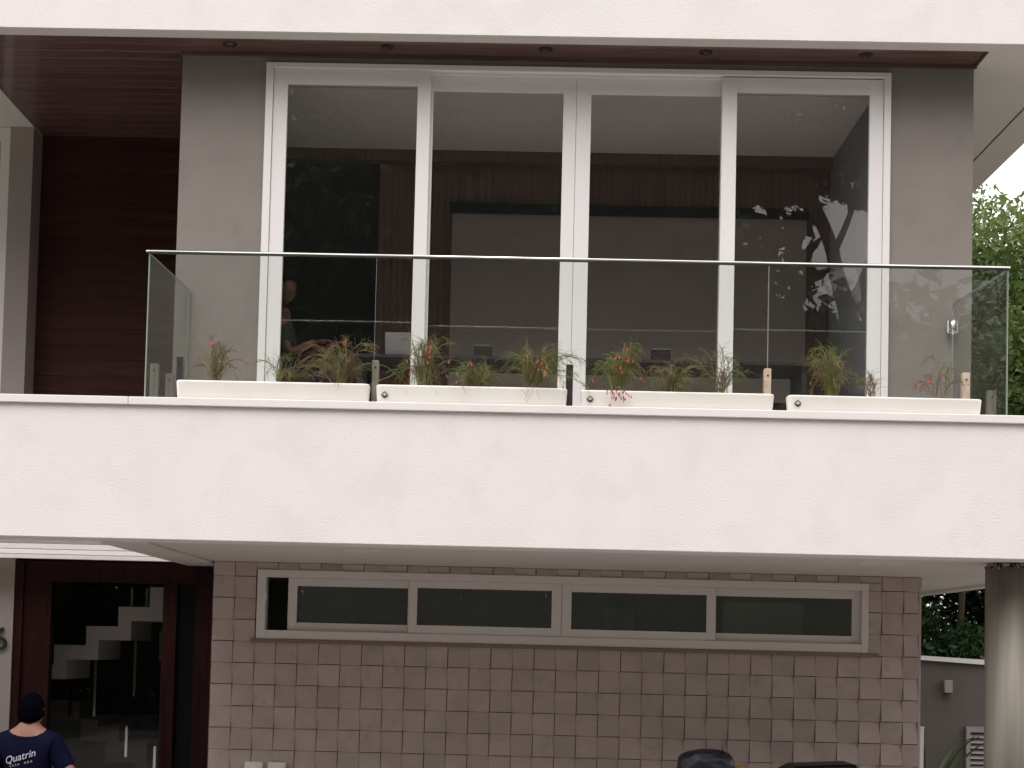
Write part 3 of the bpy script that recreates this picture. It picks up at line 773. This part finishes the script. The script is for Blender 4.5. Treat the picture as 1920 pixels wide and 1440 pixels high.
tree('dark green tree with thin pale trunk behind the garden wall', 6.5, 20.0, 1.9, 1.6, 16, 16000, .06, 15, M['leaf_dark'], .085)
# clipped hedge mass beyond the garden wall
q = leaf_cloud([(4.2+i*.75, 18.6+.5*math.sin(i*2.1), -.35+.28*math.sin(i*1.7), .75, .7, .95+.2*math.sin(i*2.7), 9000) for i in range(9)]+[(3.6+i*1.3, 21.5, .9, 1.3, .8, 1.8, 8000) for i in range(7)]+[(4.0+i*1.6, 25, 1.0, 1.6, 1.0, 3.2, 9000) for i in range(5)], .052, 21, .45)
tag(leaf_obj('hedge', q, M['leaf_dark'], None, 'stuff'), 'dark green shrubbery massed beyond the garden wall', 'shrubbery')

# trees across the street, met in the window reflections
def sky_tree(x, y, cz, R, seed, label, n=48000, size=.19):
    return tree(label, x, y, cz, R, 16, n, size, seed, M['leaf_back'], .3, 6, 'trees across the street')
for i, (x, y, cz, R) in enumerate(((-13, -16, 8.5, 8.5), (-5.5, -15, 9.4, 8.8), (-.6, -16, 9.2, 6.6), (5.6, -17, 4.7, 5.4), (10.8, -18, 4.7, 5.4), (18, -17, 7, 7))):
    lab = ['dense broad tree across the street, far left', 'dense broad tree across the street facing the entrance', 'dense tall tree across the street facing the middle of the balcony',
           'lower rounded tree across the street facing the third door pane', 'lower rounded tree across the street facing the right door pane', 'tall tree across the street, far right'][i]
    sky_tree(x, y, cz, R, 40+i, lab)
q = leaf_cloud([(-22+i*2.2, -14.5+.5*math.sin(i*2), -.3, 1.6, 1.2, 2.0+.3*math.sin(i*1.7), 2600) for i in range(21)], .14, 31, .4)
tag(leaf_obj('street_hedge', q, M['leaf_back'], None, 'stuff'), 'dark hedge across the street, reflected in the windows', 'hedge')
wd = [(-40+i*4.2, -25+1.2*math.sin(i*1.3), (7 if not 11.5 < -40+i*4.2+4 < 22 else 3.2), 4.2, 2.5, (12.5 if not 7 < -40+i*4.2 < 15 else 8.6), 5200) for i in range(20)]  # unseen leaf mass added to block sky in the pane reflections
tag(leaf_obj('reflection_backing', leaf_cloud(wd, .42, 55, .3), M['leaf_back'], None, 'stuff'), 'dark wood backing, unseen, added to close sky gaps in the window reflections', 'wood')
# a forked tree whose high canopy frames the gap of sky
ft = thing('forked_tree', 'tall dark forked tree with high canopy across the street', 'tree', (8.7, -12, G0))
bm = bm_new()
tube(bm, [(8.7, -12, G0), (8.6, -12, 3), (8.3, -12, 6.5), (8.0, -12.1, 8.2)], .30, 12, .24)
tube(bm, [(8.0, -12.1, 8.1), (7.6, -12, 9.6), (7.0, -12, 11.2), (6.6, -12, 13)], .2, 8, .1)
tube(bm, [(8.0, -12.1, 8.1), (8.5, -12, 9.3), (9.2, -12, 10.6), (10, -12, 12)], .2, 8, .1)
tube(bm, [(7.6, -12, 9.6), (8.0, -12, 10.6), (7.8, -12, 12)], .1, 6, .05)
tube(bm, [(6.0, -13, G0), (6.1, -13, 6), (6.35, -13, 12.5)], .2, 8, .14)
obj('trunk', bm, M['bark'], ft, recalc=False)
leaf_obj('crown', leaf_cloud([(7.5, -12, 13.6, 5.5, 3, 2.6, 52000), (.6, -12, 13.0, 4.6, 3, 3.6, 32000), (12, -12, 11.6, 2.6, 3, 3.4, 9000), (8.6, -12, 10.9, .5, .4, .25, 300), (7.0, -12, 10.4, .35, .3, .2, 200)], .10, 77), M['leaf_back'], ft)

# ------------------------------------------------------------------ people
def skin_part(verts, edges, radii, root=0, sub=2):
    me = bpy.data.meshes.new('s'); me.from_pydata([tuple(v) for v in verts], edges, [])
    o = bpy.data.objects.new('s', me); col.objects.link(o)
    md = o.modifiers.new('k', 'SKIN'); md.use_smooth_shade = True
    for i, r in enumerate(radii):
        sv = me.skin_vertices[0].data[i]; sv.radius = r if isinstance(r, tuple) else (r, r); sv.use_root = (i == root)
    ss = o.modifiers.new('u', 'SUBSURF'); ss.levels = sub; ss.render_levels = sub
    dg = bpy.context.evaluated_depsgraph_get(); out = bpy.data.meshes.new_from_object(o.evaluated_get(dg))
    bpy.data.objects.remove(o); bpy.data.meshes.remove(me); return out
def join(meshes, shift):
    bm = bm_new()
    for m in meshes: bm.from_mesh(m)
    bmesh.ops.translate(bm, verts=bm.verts, vec=shift)
    for f in bm.faces: f.smooth = True
    me = bpy.data.meshes.new('body'); bm.to_mesh(me); bm.free(); return me
def hand(wrist, d, n):
    """palm with five fingers: d = pointing direction, n = palm normal"""
    d = Vector(d).normalized(); n = Vector(n).normalized(); s = d.cross(n).normalized(); w0 = Vector(wrist); out = []
    pal = [w0, w0+d*.045, w0+d*.085]
    out.append(skin_part(pal, [(0, 1), (1, 2)], [(.026, .018), (.037, .016), (.038, .014)], 0, 1))
    for k, (off, L_) in enumerate(((-.030, .058), (-.010, .072), (.010, .076), (.029, .068))):
        b = w0+d*.078+s*off
        out.append(skin_part([b, b+d*L_*.42+n*.006, b+d*L_*.75+n*.018, b+d*L_*.95+n*.032], [(0, 1), (1, 2), (2, 3)], [.0095, .009, .0082, .007], 0, 1))
    b = w0+d*.028+s*.030
    out.append(skin_part([b, b+(d*.6+s*.8).normalized()*.032, b+(d*.8+s*.75).normalized()*.060+n*.012], [(0, 1), (1, 2)], [.013, .011, .009], 0, 1))
    return out
def head_mesh(c, fwd, hair_long=False):
    """head with brow, nose, mouth and ears, facing fwd"""
    fwd = Vector(fwd).normalized(); rt = fwd.cross(Vector((0, 0, 1))).normalized(); up = Vector((0, 0, 1)); c = Vector(c)
    bm = bm_new(); bmesh.ops.create_uvsphere(bm, u_segments=28, v_segments=22, radius=1)
    for v in bm.verts:
        x, y, z = v.co
        k = 1-.26*max(0, -z)**1.5
        px, py, pz = x*.073*k, y*.092*k+(.010*max(0, -z)), z*.112
        front = max(0, y)
        px0, zz_ = px, pz
        py += front*.020*math.exp(-((px0/.013)**2))*math.exp(-(((zz_+.018)/.018)**2))          # nose
        py -= front*.010*math.exp(-(((abs(px0)-.030)/.014)**2))*math.exp(-(((zz_-.008)/.012)**2))  # eye sockets
        py += front*.006*math.exp(-((px0/.024)**2))*math.exp(-(((zz_+.052)/.008)**2))            # lips
        v.co = c+rt*px+fwd*py+up*pz
    for s in (-1, 1):
        geo = bmesh.ops.create_uvsphere(bm, u_segments=10, v_segments=8, radius=1)['verts']
        for v in geo:
            x, y, z = v.co; v.co = c+rt*(s*.074+x*.008)+fwd*(-.008+y*.017)+up*(-.008+z*.030)
    for f in bm.faces: f.smooth = True
    me = bpy.data.meshes.new('h'); bm.to_mesh(me); bm.free(); return me
def hair_mesh(c, fwd, long=False):
    fwd = Vector(fwd).normalized(); rt = fwd.cross(Vector((0, 0, 1))).normalized(); up = Vector((0, 0, 1)); c = Vector(c)
    bm = bm_new(); bmesh.ops.create_uvsphere(bm, u_segments=36, v_segments=26, radius=1)
    kill = [v for v in bm.verts if (v.co.z < .15+.3*v.co.y and v.co.y > -.05) or v.co.z < (-.98 if long else -.62)+.35*max(0, v.co.y+.6)]
    bmesh.ops.delete(bm, geom=kill, context='VERTS')
    for v in bm.verts:
        x, y, z = v.co; nn = noise.noise(Vector((x*4, y*4, z*4)))*.09+noise.noise(Vector((x*13, y*13, z*13)))*.07
        k = 1+nn+(0 if z > -.2 else -.10*(-z-.2))
        v.co = c+rt*x*.086*k+fwd*(y*.104*k-.004)+up*(z*.124*k+.004)
    for f in bm.faces: f.smooth = True
    me = bpy.data.meshes.new('hair'); bm.to_mesh(me); bm.free()
    return me
def person(label, J, R, edges, shirt_idx, trouser_idx, headc, fwd, hands, base, long=False, shirt_m='navy', leg_m='jeans', legs_name='trousers'):
    t = thing('person', label, 'person', base)
    sh = -shift_of(t)
    body = [skin_part(J, edges, R, 0), head_mesh(headc, fwd)]
    for h in hands: body += hand(*h)
    finish('body', join(body, sh), M['skin'], t)
    def garment(idx, grow, nm, m):
        mp = {j: k for k, j in enumerate(idx)}
        ed = [(mp[a], mp[b]) for a, b in edges if a in mp and b in mp]
        rad = [((R[j][0]+grow, R[j][1]+grow) if isinstance(R[j], tuple) else R[j]+grow) for j in idx]
        me = join([skin_part([J[j] for j in idx], ed, rad, 0)], sh); return finish(nm, me, m, t)
    s = garment(shirt_idx, .014, 'shirt', M[shirt_m]); garment(trouser_idx, .011, legs_name, M[leg_m])
    finish('hair', join([hair_mesh(headc, fwd, long)], sh), M['hair'], t)
    return t, s
# person standing with their back to the camera, by the entrance
X, Y = -3.125, 9.6
J = [(X, Y, -1.13), (X, Y, -.98), (X, Y-.01, -.82), (X, Y, -.69), (X, Y-.005, -.590), (X, Y+.01, -.54),     # 0 pelvis .. 5 neck top
     (X+.155, Y, -.705), (X+.245, Y-.035, -.835), (X+.300, Y-.06, -.90), (X+.285, Y+.16, -.96),          # 6-9 right arm
     (X-.165, Y, -.705), (X-.225, Y-.02, -.88), (X-.27, Y-.01, -1.03), (X-.21, Y+.20, -1.08),              # 10-13 left arm
     (X+.10, Y, -1.22), (X+.11, Y-.01, -1.66), (X+.12, Y, -2.03), (X+.125, Y+.12, -2.065),
     (X-.10, Y, -1.22), (X-.11, Y-.01, -1.66), (X-.12, Y, -2.03), (X-.125, Y+.12, -2.065),
     (X+.285, Y-.055, -.875), (X-.25, Y-.015, -.95)]
R = [(.15, .11), (.145, .10), (.165, .115), (.155, .10), (.074, .070), .055,
     .070, .052, .042, .030, .070, .052, .042, .030,
     .085, .058, .042, .036, .085, .058, .042, .036, .047, .047]
ED = [(0, 1), (1, 2), (2, 3), (3, 4), (4, 5), (3, 6), (6, 7), (7, 22), (22, 8), (8, 9), (3, 10), (10, 11), (11, 23), (23, 12), (12, 13),
      (0, 14), (14, 15), (15, 16), (16, 17), (0, 18), (18, 19), (19, 20), (20, 21)]
p1, shirt = person('person with short black hair and navy T-shirt seen from behind near the entrance', J, R, ED, [0, 1, 2, 3, 4, 6, 7, 22, 10, 11, 23], [0, 14, 15, 16, 18, 19, 20],
       (X+.002, Y+.02, -.502), (0, 1, 0), [(J[9], (-.4, 1, .1), (0, 0, -1)), (J[13], (.4, 1, .1), (0, 0, -1))], (X, Y, G0))
def decal(body, size, cx, cz, ang, shear, nm, sp=1, off=0):
    me = text_mesh(body, size, 0.0, shear, sp)
    bm = bm_new(); bm.from_mesh(me); bmesh.ops.triangulate(bm, faces=bm.faces)
    sm = bm_new(); sm.from_mesh(shirt.data); bv = BVHTree.FromBMesh(sm); base = Vector(p1.location)
    if off:
        bmesh.ops.scale(bm, vec=(1, 1, 1), verts=bm.verts)
    ca, sa = math.cos(ang), math.sin(ang)
    for v in bm.verts:
        x, z = v.co.x*ca-v.co.y*sa+cx-base.x, v.co.x*sa+v.co.y*ca+cz+E-base.z
        h = bv.ray_cast(Vector((x, -3, z)), Vector((0, 1, 0)))
        yy = h[0].y if h[0] else -.1
        v.co = (x, yy-.004, z)
    m2 = bpy.data.meshes.new(nm); bm.to_mesh(m2); bm.free(); sm.free()
    finish(nm, m2, M['print'], shirt)
decal('Quatrin', .066, -3.150, -.788, math.radians(17), .38, 'lettering')
decal('CASA  MRA', .020, -3.140, -.832, math.radians(14), .1, 'small_lettering', 1.7)

# person seated at the desk inside, dimly seen through the first pane
X, Y, F = -1.90, 11.86, 1.66
J = [(X, Y, F+.50), (X, Y+.01, F+.66), (X, Y+.01, F+.82), (X, Y, F+.95), (X+.01, Y-.01, F+1.04), (X+.02, Y-.02, F+1.10),
     (X, Y+.16, F+.93), (X+.06, Y+.22, F+.78), (X+.14, Y+.20, F+.70), (X+.34, Y+.12, F+.80),
     (X, Y-.16, F+.93), (X+.04, Y-.20, F+.80), (X+.10, Y-.20, F+.68), (X+.30, Y-.10, F+.80),
     (X+.10, Y+.09, F+.48), (X+.45, Y+.10, F+.50), (X+.45, Y+.10, F+.08), (X+.57, Y+.10, F+.045),
     (X+.10, Y-.09, F+.48), (X+.45, Y-.10, F+.50), (X+.45, Y-.10, F+.08), (X+.57, Y-.10, F+.045), (X+.09, Y+.215, F+.74), (X+.06, Y-.205, F+.75)]
R2 = [(.12, .14), (.10, .125), (.10, .14), (.09, .13), .055, .05] + R[6:]
p2, _ = person('seated person with dark hair and dark blouse, dimly seen behind the leftmost sliding door pane', J, R2, ED, [0, 1, 2, 3, 6, 7, 22, 10, 11, 23], [0, 14, 15, 16, 18, 19, 20],
       (X+.03, Y-.03, F+1.24), (.75, -.66, 0), [(J[9], (1, 0, .1), (0, 0, -1)), (J[13], (1, 0, .1), (0, 0, -1))], (X, Y, F), False, 'blouse', 'jeans')
ch = thing('office_chair', 'dark office chair under the seated person behind the glass', 'chair', (X, Y, F))
bx('seat', (X-.24, X+.22, Y-.22, Y+.22, F+.36, F+.405), M['desk'], ch, bevel=.015)
bx('backrest', (X-.30, X-.25, Y-.20, Y+.20, F+.50, F+.92), M['desk'], ch, bevel=.015)
bm = bm_new(); tube(bm, [(X, Y, F+.05), (X, Y, F+.36)], .025, 10)
tube(bm, [(X-.15, Y, F+.37), (X-.28, Y, F+.40), (X-.28, Y, F+.55)], .018, 6)
for k in range(5):
    a = k*2*math.pi/5; tube(bm, [(X, Y, F+.09), (X+.26*math.cos(a), Y+.26*math.sin(a), F+.04)], .018, 6)
obj('base', bm, M['darkmetal'], ch)

# furniture in the upper room
dk = thing('desk', 'long dark desk standing behind the sliding door glass', 'desk', (.6, 12.35, F))
bx('desk_top', (-1.35, 2.5, 12.05, 12.65, 2.40, 2.43), M['desk'], dk, bevel=.004)
for x in (-1.30, 2.42):
    bx('leg', (x, x+.04, 12.10, 12.60, F, 2.40), M['desk'], dk)
lp = thing('laptop', 'open silver laptop on the desk behind the first glass door joint', 'laptop', (-.92, 12.25, 2.43))
bx('keyboard_base', (-1.07, -.77, 12.16, 12.36, 2.43, 2.445), M['logo_light'], lp)
bm = bm_new(); prism(bm, [(12.14, 2.445), (12.15, 2.445), (12.09, 2.62), (12.08, 2.62)], -1.07, -.77, 'x'); obj('lid', bm, M['logo_light'], lp)
for k, x in enumerate((-.25, 1.26)):
    t = thing('storage_box', 'pale grey box on the desk behind the '+('second' if k == 0 else 'third')+' door pane', 'box', (x, 12.3, 2.43))
    bx('carton', (x-.075, x+.075, 12.22, 12.38, 2.43, 2.545), M['garden_wall'], t, bevel=.004); bx('lid', (x-.08, x+.08, 12.215, 12.385, 2.5455, 2.562), M['room_grey'], t)
scn = thing('wall_screen', 'large matt grey screen hung before the brown slatted wall in the upper room', 'screen', (1.05, 13.0, 2.2))
bx('surface', (-.57, 2.62, 12.985, 13.0, 2.25, 3.91), M['screen'], scn)
bx('case', (-.59, 2.64, 12.94, 13.02, 3.912, 4.00), M['black'], scn, bevel=.006)  # black band standing in for the dark shadow above the screen

# ------------------------------------------------------------------ things heaped on a table before the tiled wall
tb = thing('work_table', 'work table below the frame carrying the bag, sack and cardboard', 'table', (2.05, 11.6, G0))
bx('table_top', (1.15, 3.0, 11.3, 11.95, -1.08, -1.04), M['slatwood'], tb, bevel=.004)
for x in (1.2, 2.9):
    for y in (11.35, 11.85): bx('leg', (x, x+.05, y, y+.05, G0, -1.08), M['slatwood'], tb)
def lump(name, label, cat, cx, cy, z0, hx, hy, hz, m, seed, pn, amp=.18, fq=5):
    t = thing(name, label, cat, (cx, cy, z0)); bm = bm_new()
    bmesh.ops.create_icosphere(bm, subdivisions=5, radius=1)
    for v in bm.verts:
        p = v.co.copy(); k = 1+amp*noise.noise(p*1.6+Vector((seed, 0, 0)))+amp*.5*noise.noise(p*fq+Vector((0, seed, 0)))-amp*.5*abs(noise.noise(p*3+Vector((0, 0, seed))))
        sq = lambda a: math.copysign(abs(a)**.75, a)
        v.co = Vector((cx+sq(p.x)*hx*k, cy+sq(p.y)*hy*k, max(z0+.001, z0+hz*.45+sq(p.z)*hz*.55*k)))
    for f in bm.faces: f.smooth = True
    obj(pn, bm, m, t); return t
bgt = lump('bin_bag', 'shiny black-blue plastic bag standing before the tiled wall', 'bag', 1.60, 11.55, -1.04, .235, .17, .285, M['bag'], 3, 'sack', .07, 3)
bm = bm_new(); tube(bm, [(1.715, 11.46, -.80), (1.712, 11.455, -.72)], .006, 6, .003); obj('tie', bm, M['black'], bgt)
lump('yellow_sack', 'small yellow sack between the black bag and the cardboard', 'sack', 1.90, 11.60, -1.04, .16, .13, .155, M['yellow'], 9, 'sack')
cb = thing('cardboard_sheets', 'loose grey cardboard sheets lying right of the yellow sack', 'cardboard', (2.45, 11.55, -1.04))
bm = bm_new(); prism(bm, [(2.08, -1.03), (2.20, -.905), (2.28, -.862), (2.72, -.835), (2.74, -.842), (2.88, -1.03), (2.86, -1.035), (2.73, -.855), (2.29, -.878), (2.21, -.92), (2.10, -1.03)], 11.40, 11.75); obj('sheet', bm, M['black'], cb)
bm = bm_new(); prism(bm, [(2.16, -1.035), (2.26, -.885), (2.50, -.878), (2.50, -1.035)], 11.42, 11.74); obj('sheet', bm, M['paper'], cb)
bm = bm_new(); prism(bm, [(2.505, -1.035), (2.505, -.870), (2.70, -.862), (2.82, -1.035)], 11.43, 11.73); obj('sheet', bm, M['desk'], cb)
